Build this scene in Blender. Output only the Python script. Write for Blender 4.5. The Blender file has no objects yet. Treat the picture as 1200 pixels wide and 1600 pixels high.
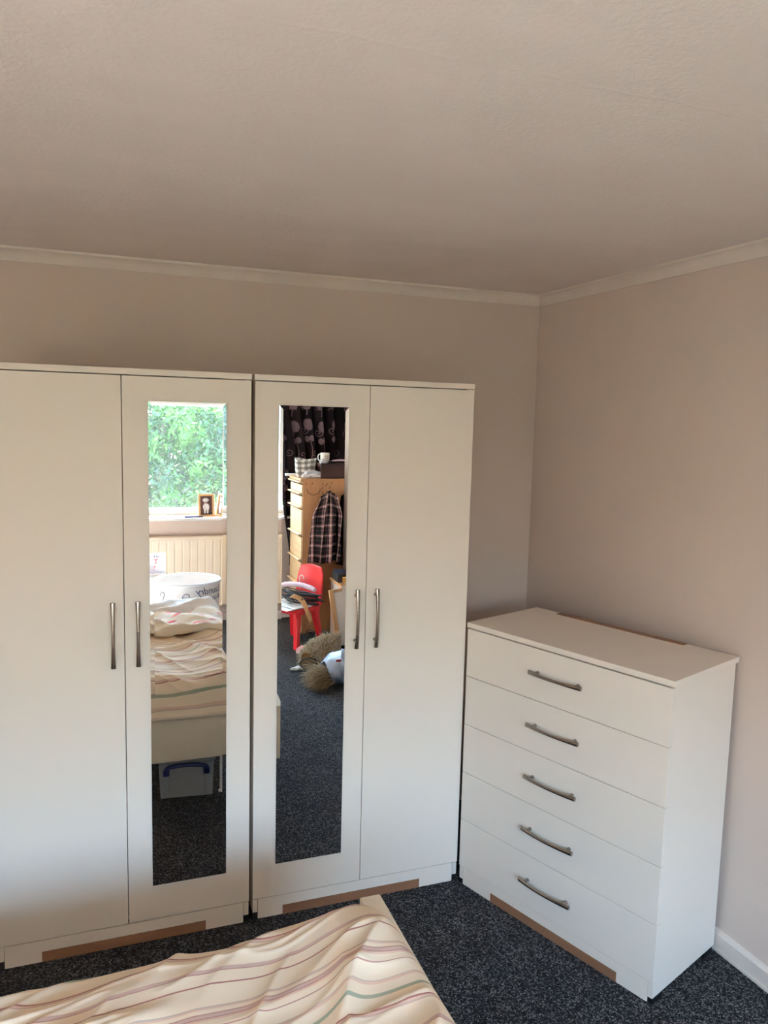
import bpy, bmesh, math, random
from mathutils import Vector, Matrix
from math import sin, cos, pi, radians

random.seed(7)
S = bpy.context.scene
COL = S.collection

# ------------------------------------------------------------------ camera
CAM = Vector((-1.7684, -2.9743, 1.6734))
YAW, PITCH, ROLL, FPX = 0.3486, -0.1137, 0.0247, 1194.93
fw = Vector((sin(YAW)*cos(PITCH), cos(YAW)*cos(PITCH), sin(PITCH)))
rt = Vector((cos(YAW), -sin(YAW), 0))
up = rt.cross(fw)
rt, up = cos(ROLL)*rt + sin(ROLL)*up, -sin(ROLL)*rt + cos(ROLL)*up
cd = bpy.data.cameras.new('camera')
cd.sensor_fit = 'HORIZONTAL'; cd.sensor_width = 36; cd.lens = 36*FPX/1200
cd.clip_start = 0.02; cd.clip_end = 200
cam = bpy.data.objects.new('camera', cd); COL.objects.link(cam)
cam.matrix_world = Matrix(((rt.x, up.x, -fw.x, CAM.x), (rt.y, up.y, -fw.y, CAM.y), (rt.z, up.z, -fw.z, CAM.z), (0, 0, 0, 1)))
S.camera = cam

# ------------------------------------------------------------------ light
wd = bpy.data.worlds.new('sky'); S.world = wd; wd.use_nodes = True
bg = wd.node_tree.nodes['Background']
bg.inputs['Strength'].default_value = 12.0
wt = wd.node_tree; tc = wt.nodes.new('ShaderNodeTexCoord'); sz = wt.nodes.new('ShaderNodeSeparateXYZ'); cr = wt.nodes.new('ShaderNodeValToRGB')
wt.links.new(tc.outputs['Generated'], sz.inputs[0]); wt.links.new(sz.outputs[2], cr.inputs[0]); wt.links.new(cr.outputs[0], bg.inputs['Color'])
el = cr.color_ramp.elements                      # hazy warm horizon rising to blue overhead
el[0].position = 0.0; el[0].color = (1.0, 0.96, 0.90, 1)
el[1].position = 1.0; el[1].color = (1.4, 2.3, 3.7, 1)
for p_, c_ in ((.10, (1.0, .97, .92, 1)), (.22, (1.10, 1.42, 1.72, 1)), (.36, (1.5, 2.4, 3.6, 1))):
    e_ = el.new(p_); e_.color = c_
sl = bpy.data.lights.new('sun', 'SUN'); sl.energy = 175.0; sl.color = (1, 0.985, 0.965); sl.angle = radians(2)
so = bpy.data.objects.new('sun', sl); COL.objects.link(so)
so.rotation_euler = Vector((-0.63, 1.0, -0.62)).to_track_quat('-Z', 'Y').to_euler()
pl = bpy.data.lights.new('window_portal', 'AREA'); pl.shape = 'RECTANGLE'; pl.size = 3.0; pl.size_y = 1.2
pl.cycles.is_portal = True
po = bpy.data.objects.new('window_portal', pl); COL.objects.link(po)
po.location = (-1.70, -4.70, 1.50); po.rotation_euler = (radians(90), 0, 0)
S.view_settings.view_transform = 'Standard'; S.view_settings.look = 'None'
S.view_settings.exposure = -0.18; S.view_settings.gamma = 1.0
S.view_settings.use_curve_mapping = False
S.cycles.max_bounces = 16; S.cycles.diffuse_bounces = 12; S.cycles.glossy_bounces = 5
S.cycles.transparent_max_bounces = 12
S.cycles.caustics_reflective = False; S.cycles.caustics_refractive = False

# ------------------------------------------------------------------ materials
def srgb(r, g, b):
    f = lambda c: (c/255/12.92) if c/255 <= .04045 else ((c/255+.055)/1.055)**2.4
    return (f(r), f(g), f(b), 1)
class Mat:
    def __init__(s, name, col, rough=.6, metal=0, spec=.5, **kw):
        s.m = bpy.data.materials.new(name); s.m.use_nodes = True
        s.t = s.m.node_tree; s.p = s.t.nodes['Principled BSDF']
        s.p.inputs['Base Color'].default_value = col if len(col) == 4 else (*col, 1)
        s.p.inputs['Roughness'].default_value = rough; s.p.inputs['Metallic'].default_value = metal
        s.p.inputs['Specular IOR Level'].default_value = spec
    def n(s, typ, **kw):
        nd = s.t.nodes.new(typ)
        for k, v in kw.items():
            if k.startswith('i_'): nd.inputs[k[2:].replace('_', ' ')].default_value = v
            else: setattr(nd, k, v)
        return nd
    def l(s, a, b): s.t.links.new(a, b)
    def coord(s, kind='Object', scale=None):
        c = s.n('ShaderNodeTexCoord').outputs[kind]
        if scale:
            mp = s.n('ShaderNodeMapping'); mp.inputs['Scale'].default_value = scale; s.l(c, mp.inputs[0]); c = mp.outputs[0]
        return c
    def noise(s, scale, detail=3, rough=.5, vec=None):
        nd = s.n('ShaderNodeTexNoise'); nd.inputs['Scale'].default_value = scale
        nd.inputs['Detail'].default_value = detail; nd.inputs['Roughness'].default_value = rough
        s.l(vec if vec else s.coord(), nd.inputs['Vector']); return nd.outputs['Fac']
    def ramp(s, fac, stops, interp='LINEAR'):
        r = s.n('ShaderNodeValToRGB'); e = r.color_ramp.elements; r.color_ramp.interpolation = interp
        while len(e) < len(stops): e.new(1.0)
        for el, (p, c) in zip(e, stops): el.position = p; el.color = c if len(c) == 4 else (*c, 1)
        s.l(fac, r.inputs[0]); return r.outputs[0]
    def math(s, op, a, b=None):
        nd = s.n('ShaderNodeMath', operation=op)
        for i, v in enumerate((a, b)):
            if v is None: continue
            if isinstance(v, (int, float)): nd.inputs[i].default_value = v
            else: s.l(v, nd.inputs[i])
        return nd.outputs[0]
    def bump(s, h, strength=.3, dist=.01):
        b = s.n('ShaderNodeBump'); b.inputs['Strength'].default_value = strength; b.inputs['Distance'].default_value = dist
        s.l(h, b.inputs['Height']); s.l(b.outputs[0], s.p.inputs['Normal']); return s
    def color(s, out): s.l(out, s.p.inputs['Base Color']); return s
def mixed(name, c1, c2, scale, rough=.6, bump=0, dist=.005, vec_scale=None, lo=.35, hi=.65, detail=4, **kw):
    m = Mat(name, c1, rough, **kw)
    f = m.noise(scale, detail, .55, m.coord('Object', vec_scale))
    m.color(m.ramp(f, [(lo, c1), (hi, c2)]))
    if bump: m.bump(f, bump, dist)
    return m.m
M = {}
# painted room surfaces
m = Mat('taupe_paint', srgb(186, 166, 148), .75, spec=.25); f = m.noise(60, 4); m.bump(f, .12, .002)
m.color(m.ramp(m.noise(1.2, 3), [(.3, srgb(201, 186, 177)), (.7, srgb(206, 192, 183))])); M['wall'] = m.m
m = Mat('ceiling_paint', srgb(226, 218, 212), .85, spec=.2)
f = m.noise(3.0, 5, .65, m.coord('Object', (1, 2.2, 1))); g = m.noise(90, 4, .7)
m.color(m.ramp(f, [(.3, srgb(222, 215, 211)), (.7, srgb(228, 221, 217))])); m.bump(m.math('ADD', m.math('MULTIPLY', f, .5), g), .40, .004); M['ceiling'] = m.m
M['trim'] = mixed('white_trim_paint', srgb(210, 201, 193), srgb(216, 207, 199), 8, .45)
# carpet: dark pile with lighter flecks
m = Mat('charcoal_carpet', (.02, .02, .025), .95, spec=.1)
m.p.inputs['Sheen Weight'].default_value = .07; m.p.inputs['Sheen Roughness'].default_value = .3
v = m.n('ShaderNodeTexVoronoi'); v.inputs['Scale'].default_value = 260; m.l(m.coord(), v.inputs['Vector'])
sp = m.n('ShaderNodeSeparateColor'); m.l(v.outputs['Color'], sp.inputs[0])
nz = m.noise(420, 3, .7); nz2 = m.noise(8, 3)
fl = m.math('ADD', m.math('MULTIPLY', sp.outputs[0], .55), m.math('MULTIPLY', nz, .55))
fl = m.math('ADD', fl, m.math('MULTIPLY', m.math('SUBTRACT', nz2, .5), .12))
m.color(m.ramp(fl, [(.42, srgb(21, 21, 24)), (.60, srgb(42, 42, 46)), (.74, srgb(100, 100, 104)), (.88, srgb(160, 159, 160))]))
m.bump(m.math('ADD', nz, v.outputs['Distance']), .9, .006); M['carpet'] = m.m
# furniture board
m = Mat('white_board', srgb(228, 219, 208), .42, spec=.4); m.bump(m.noise(420, 2), .06, .001); M['white'] = m.m
M['tape'] = mixed('brown_tape', srgb(128, 92, 68), srgb(140, 102, 76), 14, .55, vec_scale=(.3, 1, 1))
M['black'] = mixed('black_plastic', srgb(16, 16, 17), srgb(26, 26, 28), 20, .5)
M['carcass_edge'] = mixed('carcass_back_board', srgb(196, 188, 176), srgb(205, 196, 184), 10, .7)
m = Mat('brushed_nickel', srgb(160, 150, 142), .26, metal=1.0); m.bump(m.noise(300, 2, .5, m.coord('Object', (.03, 1, 1))), .08, .001); M['nickel'] = m.m
m = Mat('mirror_glass', (.93, .95, .94), .0, metal=1.0); m.color(m.ramp(m.noise(2, 1), [(0, (.92, .945, .935)), (1, (.935, .95, .945))])); M['mirror'] = m.m
# bed
M['bed_white'] = mixed('cream_bed_paint', srgb(232, 216, 192), srgb(238, 223, 200), 10, .5)
M['mattress'] = mixed('mattress_ticking', srgb(205, 198, 188), srgb(215, 208, 198), 40, .9, .2, .002)
m = Mat('striped_duvet_cotton', srgb(240, 225, 202), .9, spec=.15)
uv = m.n('ShaderNodeUVMap'); sx = m.n('ShaderNodeSeparateXYZ'); m.l(uv.outputs[0], sx.inputs[0])
vv = m.math('FRACT', m.math('DIVIDE', sx.outputs[1], .345))
cream, rose, mauve, thin, green, pink, grey = srgb(238, 221, 198), srgb(186, 142, 134), srgb(208, 180, 168), srgb(170, 118, 112), srgb(170, 176, 156), srgb(226, 194, 174), srgb(202, 184, 170)
segs = [(0, green, 0), (.026, cream, 0), (.135, thin, 0), (.147, pink, 0), (.160, mauve, 0), (.168, cream, 0), (.345, mauve, 0), (.372, rose, 0),
        (.381, cream, 0), (.470, thin, 0), (.482, cream, 0), (.640, grey, 0), (.650, pink, 0), (.664, cream, 0), (.690, rose, 0), (.698, mauve, 0), (.722, rose, 0),
        (.729, pink, 0), (.745, cream, 0), (.792, rose, 0), (.800, cream, 0), (.900, grey, 0), (.909, pink, 0), (.926, cream, 0)]
c = m.ramp(vv, [(p_, c_) for p_, c_, _ in segs], 'CONSTANT')
m.color(c); m.bump(m.noise(700, 2), .1, .001); M['duvet'] = m.m
m = Mat('quilt_print_cotton', srgb(240, 228, 212), .9, spec=.15)
v = m.n('ShaderNodeTexVoronoi'); v.inputs['Scale'].default_value = 5; m.l(m.coord('UV'), v.inputs['Vector'])
m.color(m.ramp(m.math('ADD', v.outputs['Distance'], m.math('MULTIPLY', m.noise(14, 3), .3)), [(.30, srgb(198, 84, 86)), (.42, srgb(226, 150, 144)), (.52, srgb(244, 234, 222)), (.8, srgb(240, 226, 204))])); M['quilt'] = m.m
M['sheet'] = mixed('white_sheet_cotton', srgb(246, 243, 240), srgb(250, 248, 246), 30, .9, .1, .002)
# others
M['radiator'] = mixed('cream_radiator_enamel', srgb(240, 224, 200), srgb(244, 230, 208), 6, .4)
M['upvc'] = mixed('white_upvc', srgb(244, 243, 242), srgb(248, 247, 246), 6, .35)
m = Mat('oak_veneer', srgb(190, 140, 88), .5)
f = m.noise(5, 5, .6, m.coord('Object', (9, 9, .8))); m.color(m.ramp(f, [(.3, srgb(172, 122, 82)), (.55, srgb(184, 136, 94)), (.75, srgb(162, 112, 74))])); m.bump(f, .06, .002); M['oak'] = m.m
M['lit_oak'] = mixed('lit_oak_front', srgb(224, 196, 156), srgb(212, 180, 138), 5, .5, vec_scale=(9, .8, 9))  # tallboy oak again, paler so the fronts carry window light in their colour
M['wood'] = mixed('light_beech', srgb(206, 164, 116), srgb(190, 146, 98), 12, .5, vec_scale=(6, 6, 1))
M['curtain'] = mixed('black_curtain_cloth', srgb(20, 15, 18), srgb(26, 20, 23), 60, .95, .2, .002, spec=.05)
M['curtain_print'] = mixed('taupe_curtain_print', srgb(92, 78, 82), srgb(108, 90, 94), 40, .9, spec=.05)
m = Mat('red_plastic', srgb(214, 26, 34), .32); m.color(m.ramp(m.noise(4, 3), [(.3, srgb(196, 20, 34)), (.7, srgb(208, 28, 42))])); M['red'] = m.m
M['brown_box'] = mixed('dark_brown_card', srgb(48, 26, 24), srgb(60, 33, 30), 9, .55)
M['china'] = mixed('white_china', srgb(236, 234, 230), srgb(242, 240, 236), 5, .2)
M['ink'] = mixed('dark_ink', srgb(30, 26, 30), srgb(40, 36, 40), 30, .7)
M['red_ink'] = mixed('red_ink', srgb(196, 30, 34), srgb(206, 40, 42), 30, .7)
M['blue_ink'] = mixed('slate_blue_ink', srgb(70, 84, 120), srgb(82, 96, 132), 30, .7)
M['paper'] = mixed('lilac_paper', srgb(206, 206, 222), srgb(216, 216, 230), 14, .8)
M['white_paper'] = mixed('white_paper', srgb(238, 238, 238), srgb(246, 246, 244), 14, .8)
M['card'] = mixed('white_carton', srgb(232, 228, 226), srgb(240, 236, 232), 10, .75)
M['photo_dark'] = mixed('photo_print_dark', srgb(40, 24, 22), srgb(98, 66, 60), 60, .4)
M['photo_light'] = mixed('photo_print_light', srgb(200, 196, 196), srgb(238, 236, 236), 40, .4)
M['navy'] = mixed('navy_plastic', srgb(18, 24, 84), srgb(24, 32, 98), 9, .35)
M['dark_blue'] = mixed('blue_black_plastic', srgb(30, 38, 62), srgb(38, 48, 76), 9, .4)
M['pink'] = mixed('pink_cloth', srgb(214, 140, 150), srgb(226, 160, 166), 20, .8, .2, .003)
M['lilac'] = mixed('lilac_satin', srgb(214, 190, 208), srgb(228, 206, 220), 15, .5)
M['gold'] = mixed('gold_card', srgb(220, 170, 84), srgb(232, 190, 110), 10, .4)
def strandmat(name, c1, c2, c3):
    m = Mat(name, c1, .85, spec=.2); g = m.n('ShaderNodeNewGeometry')
    m.color(m.ramp(g.outputs['Random Per Island'], [(0, c1), (.5, c2), (1, c3)])); return m.m
M['fur_pale'] = strandmat('pale_fur', srgb(150, 130, 102), srgb(196, 180, 152), srgb(226, 214, 194))
M['fur_brown'] = strandmat('brown_fur', srgb(78, 56, 32), srgb(124, 92, 54), srgb(166, 134, 88))
M['straw'] = strandmat('straw_hair', srgb(110, 88, 62), srgb(170, 146, 112), srgb(218, 200, 168))
M['photo_mid'] = mixed('photo_print_skin', srgb(150, 120, 108), srgb(172, 140, 126), 40, .4)
M['sole'] = mixed('brown_suede', srgb(112, 90, 62), srgb(126, 104, 74), 18, .9)
M['sole_rim'] = mixed('dark_brown_rim', srgb(48, 34, 26), srgb(60, 44, 34), 18, .9)
M['polybag'] = mixed('bluish_white_polythene', srgb(166, 182, 208), srgb(196, 208, 226), 12, .3, .35, .01)
M['foil'] = mixed('silver_wrapping', srgb(196, 198, 208), srgb(236, 236, 240), 25, .25, .4, .01)
m = Mat('gingham_cloth', (.8, .8, .8), .85)
uv = m.n('ShaderNodeUVMap'); sx = m.n('ShaderNodeSeparateXYZ'); m.l(uv.outputs[0], sx.inputs[0])
a = m.math('GREATER_THAN', m.math('FRACT', sx.outputs[0]), .5); b = m.math('GREATER_THAN', m.math('FRACT', sx.outputs[1]), .5)
m.color(m.ramp(m.math('MULTIPLY', m.math('ADD', a, b), .5), [(0, srgb(236, 232, 226)), (.34, srgb(164, 160, 154)), (.8, srgb(112, 108, 104))], 'CONSTANT')); M['gingham'] = m.m
m = Mat('black_pink_plaid', (.02, .02, .02), .9)
uv = m.n('ShaderNodeUVMap'); sx = m.n('ShaderNodeSeparateXYZ'); m.l(uv.outputs[0], sx.inputs[0])
def plaid(ch):
    fr = m.math('FRACT', ch)
    return m.ramp(fr, [(0, (.0, .0, .0)), (.14, (.5, .5, .5)), (.19, (0, 0, 0)), (.24, (.9, .9, .9)), (.36, (0, 0, 0)), (.41, (.5, .5, .5)), (.46, (0, 0, 0)), (.72, (.25, .25, .25)), (.8, (0, 0, 0))], 'CONSTANT')
a = plaid(sx.outputs[0]); b = plaid(sx.outputs[1])
m.color(m.ramp(m.math('MULTIPLY', m.math('ADD', a, b), .5), [(0, srgb(20, 18, 24)), (.3, srgb(110, 86, 90)), (.6, srgb(206, 164, 162)), (1, srgb(240, 220, 214))])); M['plaid'] = m.m
# clear polypropylene and window glass: thin sheet shaders
def sheet_glass(name, col, trans, rough):
    m = Mat(name, col, rough)
    t = m.n('ShaderNodeBsdfTransparent'); mx = m.n('ShaderNodeMixShader'); fr = m.n('ShaderNodeFresnel', i_IOR=1.45)
    ad = m.math('ADD', m.math('MULTIPLY', fr.outputs[0], .8), 1-trans)
    m.l(m.ramp(m.noise(3, 1), [(0, (.97, .985, .98)), (1, (.985, .99, .985))]), t.inputs[0])
    m.l(ad, mx.inputs[0]); m.l(t.outputs[0], mx.inputs[1]); m.l(m.p.outputs[0], mx.inputs[2])
    m.l(mx.outputs[0], m.t.nodes['Material Output'].inputs['Surface']); return m.m
M['glass'] = sheet_glass('window_glass', (.9, .95, .93), .98, .02)
M['clear_pp'] = sheet_glass('cloudy_clear_plastic', (.62, .63, .64), .55, .25)
# leaves
def leafmat(name, c1, c2, c3):
    m = Mat(name, c1, .55, spec=.3)
    g = m.n('ShaderNodeNewGeometry'); c = m.ramp(g.outputs['Random Per Island'], [(0, c1), (.5, c2), (1, c3)])
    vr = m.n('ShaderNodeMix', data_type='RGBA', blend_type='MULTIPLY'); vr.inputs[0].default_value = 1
    m.l(c, vr.inputs[6]); m.l(m.ramp(m.noise(2.1, 4), [(.40, (.14, .20, .24)), (.50, (.50, .58, .48)), (.64, (1.45, 1.35, 1.05))]), vr.inputs[7]); c = vr.outputs[2]  # random foliage tone, also painting in shaded gaps and bright sunlit spots
    m.color(c); tr = m.n('ShaderNodeBsdfTranslucent'); m.l(c, tr.inputs[0])
    mx = m.n('ShaderNodeMixShader'); mx.inputs[0].default_value = .28
    m.l(m.p.outputs[0], mx.inputs[1]); m.l(tr.outputs[0], mx.inputs[2]); m.l(mx.outputs[0], m.t.nodes['Material Output'].inputs['Surface'])
    return m.m
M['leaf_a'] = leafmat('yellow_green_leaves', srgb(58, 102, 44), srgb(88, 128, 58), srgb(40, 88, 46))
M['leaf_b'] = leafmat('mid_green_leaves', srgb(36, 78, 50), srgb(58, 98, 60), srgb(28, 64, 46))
M['bark'] = mixed('pale_bark', srgb(150, 138, 126), srgb(104, 94, 86), 9, .9, .4, .02)
M['bounce_paving'] = mixed('pale_bounce_paving', srgb(206, 192, 172), srgb(190, 176, 156), 2, .9)
M['grass'] = mixed('lawn_grass', srgb(120, 140, 70), srgb(92, 118, 58), 3, .9)

# ------------------------------------------------------------------ mesh helpers
def quad_mesh(name, verts, faces, mat, smooth=False, uvs=None):
    me = bpy.data.meshes.new(name); me.from_pydata([tuple(v) for v in verts], [], faces)
    if smooth:
        for p in me.polygons: p.use_smooth = True
    if uvs:
        ul = me.uv_layers.new(name='UVMap')
        for lp in me.loops: ul.data[lp.index].uv = uvs[lp.vertex_index]
    me.materials.append(M[mat] if isinstance(mat, str) else mat); me.update()
    return me
def link(name, me, parent=None, loc=(0, 0, 0), rot=(0, 0, 0)):
    o = bpy.data.objects.new(name, me); COL.objects.link(o); o.location = loc; o.rotation_euler = rot
    if parent: o.parent = parent
    return o
def tag(o, label=None, cat=None, group=None, kind=None):
    if label: o['label'] = label
    if cat: o['category'] = cat
    if group: o['group'] = group
    if kind: o['kind'] = kind
    return o
def thing(name, label, cat, loc=(0, 0, 0), rz=0, group=None):
    o = bpy.data.objects.new(name, None); COL.objects.link(o); o.location = loc; o.rotation_euler = (0, 0, rz); o.empty_display_size = .05
    return tag(o, label, cat, group)
class MB:
    """collects shapes into one bmesh"""
    def __init__(s): s.bm = bmesh.new()
    def box(s, x0, y0, z0, x1, y1, z1, bev=0, seg=2):
        t = bmesh.new(); bmesh.ops.create_cube(t, size=1)
        for v in t.verts: v.co = Vector(((x0+x1)/2+v.co.x*abs(x1-x0), (y0+y1)/2+v.co.y*abs(y1-y0), (z0+z1)/2+v.co.z*abs(z1-z0)))
        if bev: bmesh.ops.bevel(t, geom=t.edges[:], offset=bev, segments=seg, affect='EDGES', profile=.6)
        return s.add(t)
    def add(s, t, mtx=None):
        if mtx: bmesh.ops.transform(t, matrix=mtx, verts=t.verts)
        me = bpy.data.meshes.new('tmp'); t.to_mesh(me); t.free(); s.bm.from_mesh(me); bpy.data.meshes.remove(me); return s
    def rings(s, rings, closed=True, cap=True):
        bm = s.bm; R = [[bm.verts.new(p) for p in r] for r in rings]; n = len(rings[0])
        for a, b in zip(R, R[1:]):
            for i in range(n if closed else n-1):
                j = (i+1) % n; bm.faces.new((a[i], a[j], b[j], b[i]))
        if cap and closed: bm.faces.new(R[0][::-1]); bm.faces.new(R[-1])
        return s
    def tube(s, pts, rad, n=10, cap=True):
        pts = [Vector(p) for p in pts]; rr = rad if isinstance(rad, (list, tuple)) else [rad]*len(pts)
        out = []; prev = None
        for i, p in enumerate(pts):
            d = (pts[min(i+1, len(pts)-1)]-pts[max(i-1, 0)]).normalized()
            if prev is None: prev = d.orthogonal().normalized()
            a = (prev - d*prev.dot(d)); a = a.normalized() if a.length > 1e-6 else d.orthogonal().normalized(); prev = a
            b = d.cross(a); out.append([p+rr[i]*(a*cos(2*pi*k/n)+b*sin(2*pi*k/n)) for k in range(n)])
        return s.rings(out, True, cap)
    def lathe(s, prof, n=32, c=(0, 0)):
        out = [[Vector((c[0]+r*cos(2*pi*k/n), c[1]+r*sin(2*pi*k/n), z)) for k in range(n)] for r, z in prof]
        return s.rings(out, True, False)
    def poly(s, pts):
        s.bm.faces.new([s.bm.verts.new(p) for p in pts]); return s
    def mesh(s, name, mat, smooth=False, fix=True):
        if fix: bmesh.ops.recalc_face_normals(s.bm, faces=s.bm.faces)
        me = bpy.data.meshes.new(name); s.bm.to_mesh(me); s.bm.free(); me.materials.append(M[mat])
        if smooth:
            for p in me.polygons: p.use_smooth = True
            try: me.set_sharp_from_angle(angle=radians(40))
            except Exception: pass
        return me
    def build(s, name, mat, parent=None, smooth=False, loc=(0, 0, 0), rot=(0, 0, 0)):
        return link(name, s.mesh(name, mat, smooth), parent, loc, rot)
def smoothstep(a, b, x):
    t = max(0, min(1, (x-a)/(b-a))); return t*t*(3-2*t)
def spline(pts, n):
    """catmull-rom through points"""
    P = [Vector(p) for p in pts]; P = [P[0]*2-P[1]]+P+[P[-1]*2-P[-2]]; out = []
    for i in range(1, len(P)-2):
        for k in range(n):
            t = k/n; a, b, c, d = P[i-1:i+3]
            out.append(.5*((2*b)+(c-a)*t+(2*a-5*b+4*c-d)*t*t+(3*b-a-3*c+d)*t**3))
    out.append(P[-2]); return out

# ------------------------------------------------------------------ room shell
WA = 0.0624                 # the right wall runs slightly outwards
ZC = 2.242                  # ceiling
YF = -4.55                  # window wall, room side
XL = -3.75
rw = lambda y: .010-WA*y        # x of the right wall face
def struct(name, me, **k):
    o = link(name, me, **k); o['kind'] = 'structure'; return o
def slab(name, mat, pts, z0, z1):
    return struct(name, MB().rings([[Vector((x, y, z)) for x, y in pts] for z in (z0, z1)]).mesh(name, mat))
ring = [(XL-.3, .3), (.3, .3), (rw(-5)+.3, -4.85), (XL-.3, -4.85)]
tag(slab('floor', 'carpet', ring, -.2, 0), 'charcoal carpet with paler grey flecks')
ceil = slab('ceiling', 'ceiling', ring, ZC, ZC+.2)
tag(slab('wall_back', 'wall', [(XL-.3, 0), (.3, 0), (.3, .3), (XL-.3, .3)], -.2, ZC+.1), 'taupe painted wall behind the wardrobes')
tag(slab('wall_right', 'wall', [(rw(.3), .3), (rw(-4.85), -4.85), (rw(-4.85)+.3, -4.85), (rw(.3)+.3, .3)], -.2, ZC+.1), 'taupe painted wall behind the white chest of drawers')
slab('wall_left', 'wall', [(XL-.3, -4.85), (XL, -4.85), (XL, .3), (XL-.3, .3)], -.2, ZC+.1)
WX0, WX1, WZ0, WZ1 = -3.20, -.2, .90, 2.10
w = MB()
w.box(XL-.3, YF-.28, -.2, WX0, YF, ZC+.1); w.box(WX1, YF-.28, -.2, rw(-4.85)+.3, YF, ZC+.1)
w.box(WX0, YF-.28, -.2, WX1, YF, WZ0); w.box(WX0, YF-.28, WZ1, WX1, YF, ZC+.1)
struct('wall_front', w.mesh('wall_front', 'wall'))
# lining-paper seam running across the ceiling
rs = []
for i in range(90):
    x = XL+.05+i*(3.75/89); y = -1.822+.004*sin(i*.9)+.003*sin(i*2.3)
    h = .0002+.0005*abs(sin(i*1.7)*sin(i*.37)); rs.append([(x, y-.012, ZC+.001), (x, y-.004, ZC-h), (x, y+.004, ZC-h*.9), (x, y+.011, ZC+.001)])
MB().rings(rs).build('ceiling_seam', 'ceiling', ceil, True)
# cornice: cove profile (distance from wall, z)
prof = [(0, ZC-.044), (.006, ZC-.044), (.008, ZC-.038), (.013, ZC-.026), (.022, ZC-.013), (.034, ZC-.008), (.036, ZC), (0, ZC)]
def cornice(name, fn, t0, t1):
    struct(name, MB().rings([[fn(t, d, z) for d, z in prof] for t in (t0, t1)]).mesh(name, 'trim', True))
cornice('trim_1', lambda t, d, z: Vector((t, -d, z)), XL, .0)
cornice('trim_2', lambda t, d, z: Vector((rw(t)-d, t, z)), 0.0, YF)
cornice('trim_3', lambda t, d, z: Vector((XL+d, t, z)), YF, 0)
cornice('trim_4', lambda t, d, z: Vector((t, YF+d, z)), XL, .25)
bprof = [(0, 0), (.018, 0), (.018, .010), (.0145, .010), (.0145, .056), (.009, .066), (0, .068)]
def skirting(name, fn, t0, t1):
    struct(name, MB().rings([[fn(t, d, z) for d, z in bprof] for t in (t0, t1)]).mesh(name, 'trim'))
skirting('baseboard_back', lambda t, d, z: Vector((t, -d, z)), XL, 0)
skirting('baseboard_right', lambda t, d, z: Vector((rw(t)-d, t, z)), 0, YF)
skirting('baseboard_left', lambda t, d, z: Vector((XL+d, t, z)), YF, 0)
skirting('baseboard_front', lambda t, d, z: Vector((t, YF+d, z)), XL, .25)

# window in the wall behind the camera
win = thing('window_1', None, None, (0, 0, 0)); win['kind'] = 'structure'
YG = -4.66
w = MB()
for a in ((WX0, WZ0, WX1, WZ0+.05), (WX0, WZ1-.05, WX1, WZ1), (WX0, WZ0+.05, WX0+.05, WZ1-.05), (WX1-.05, WZ0+.05, WX1, WZ1-.05)):
    w.box(a[0], YG-.035, a[1], a[2], YG+.035, a[3], .004, 1)
w.build('window_frame', 'upvc', win)
for x in (-2.4, -.62):
    MB().box(x-.03, YG-.03, WZ0+.05, x+.03, YG+.03, WZ1-.05, .004, 1).build('mullion', 'upvc', win)
for x0, x1 in ((WX0+.05, -2.43), (-2.37, -.65), (-.59, WX1-.05)):
    MB().box(x0-.004, YG-.003, WZ0+.045, x1+.004, YG+.003, WZ1-.045).build('pane', 'glass', win)
MB().box(WX0-.06, YG+.03, WZ0-.034, WX1+.06, YF+.095, WZ0-.012, .008, 3).build('window_sill', 'upvc', win, True)
SILL = WZ0-.012

# ------------------------------------------------------------------ shared furniture pieces
def handle_mesh():
    mb = MB(); rs = []; n = 28; k = 14
    for i in range(n+1):
        t = -1+2*i/n; c = .019+.011*(1-t*t); hw = .0052+.0026*t*t; ht = .0046+.0012*t*t
        rs.append([Vector((t*.101, -(c+ht*cos(2*pi*j/k)), hw*sin(2*pi*j/k))) for j in range(k)])
    mb.rings(rs); return mb.mesh('handle', 'nickel', True)
def post_mesh():
    mb = MB(); mb.tube([(0, 0, 0), (0, -.006, 0), (0, -.014, 0), (0, -.024, 0)], [.0062, .005, .0048, .0058], 12); return mb.mesh('handle_post', 'nickel', True)
H_ME, P_ME = handle_mesh(), post_mesh()
def add_handle(parent, loc, rot=(0, 0, 0)):
    h = link('handle', H_ME, parent, loc, rot); return h
# posts sit in the handle mesh itself so that the handle stays one sub-part
bm = bmesh.new(); bm.from_mesh(H_ME)
for sx_ in (-.078, .078):
    t = bmesh.new(); t.from_mesh(P_ME); bmesh.ops.translate(t, vec=(sx_, 0, 0), verts=t.verts)
    tm = bpy.data.meshes.new('tmp'); t.to_mesh(tm); t.free(); bm.from_mesh(tm); bpy.data.meshes.remove(tm)
bm.to_mesh(H_ME); bm.free()
for p in H_ME.polygons: p.use_smooth = True
H_ME.set_sharp_from_angle(angle=radians(40))

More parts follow.
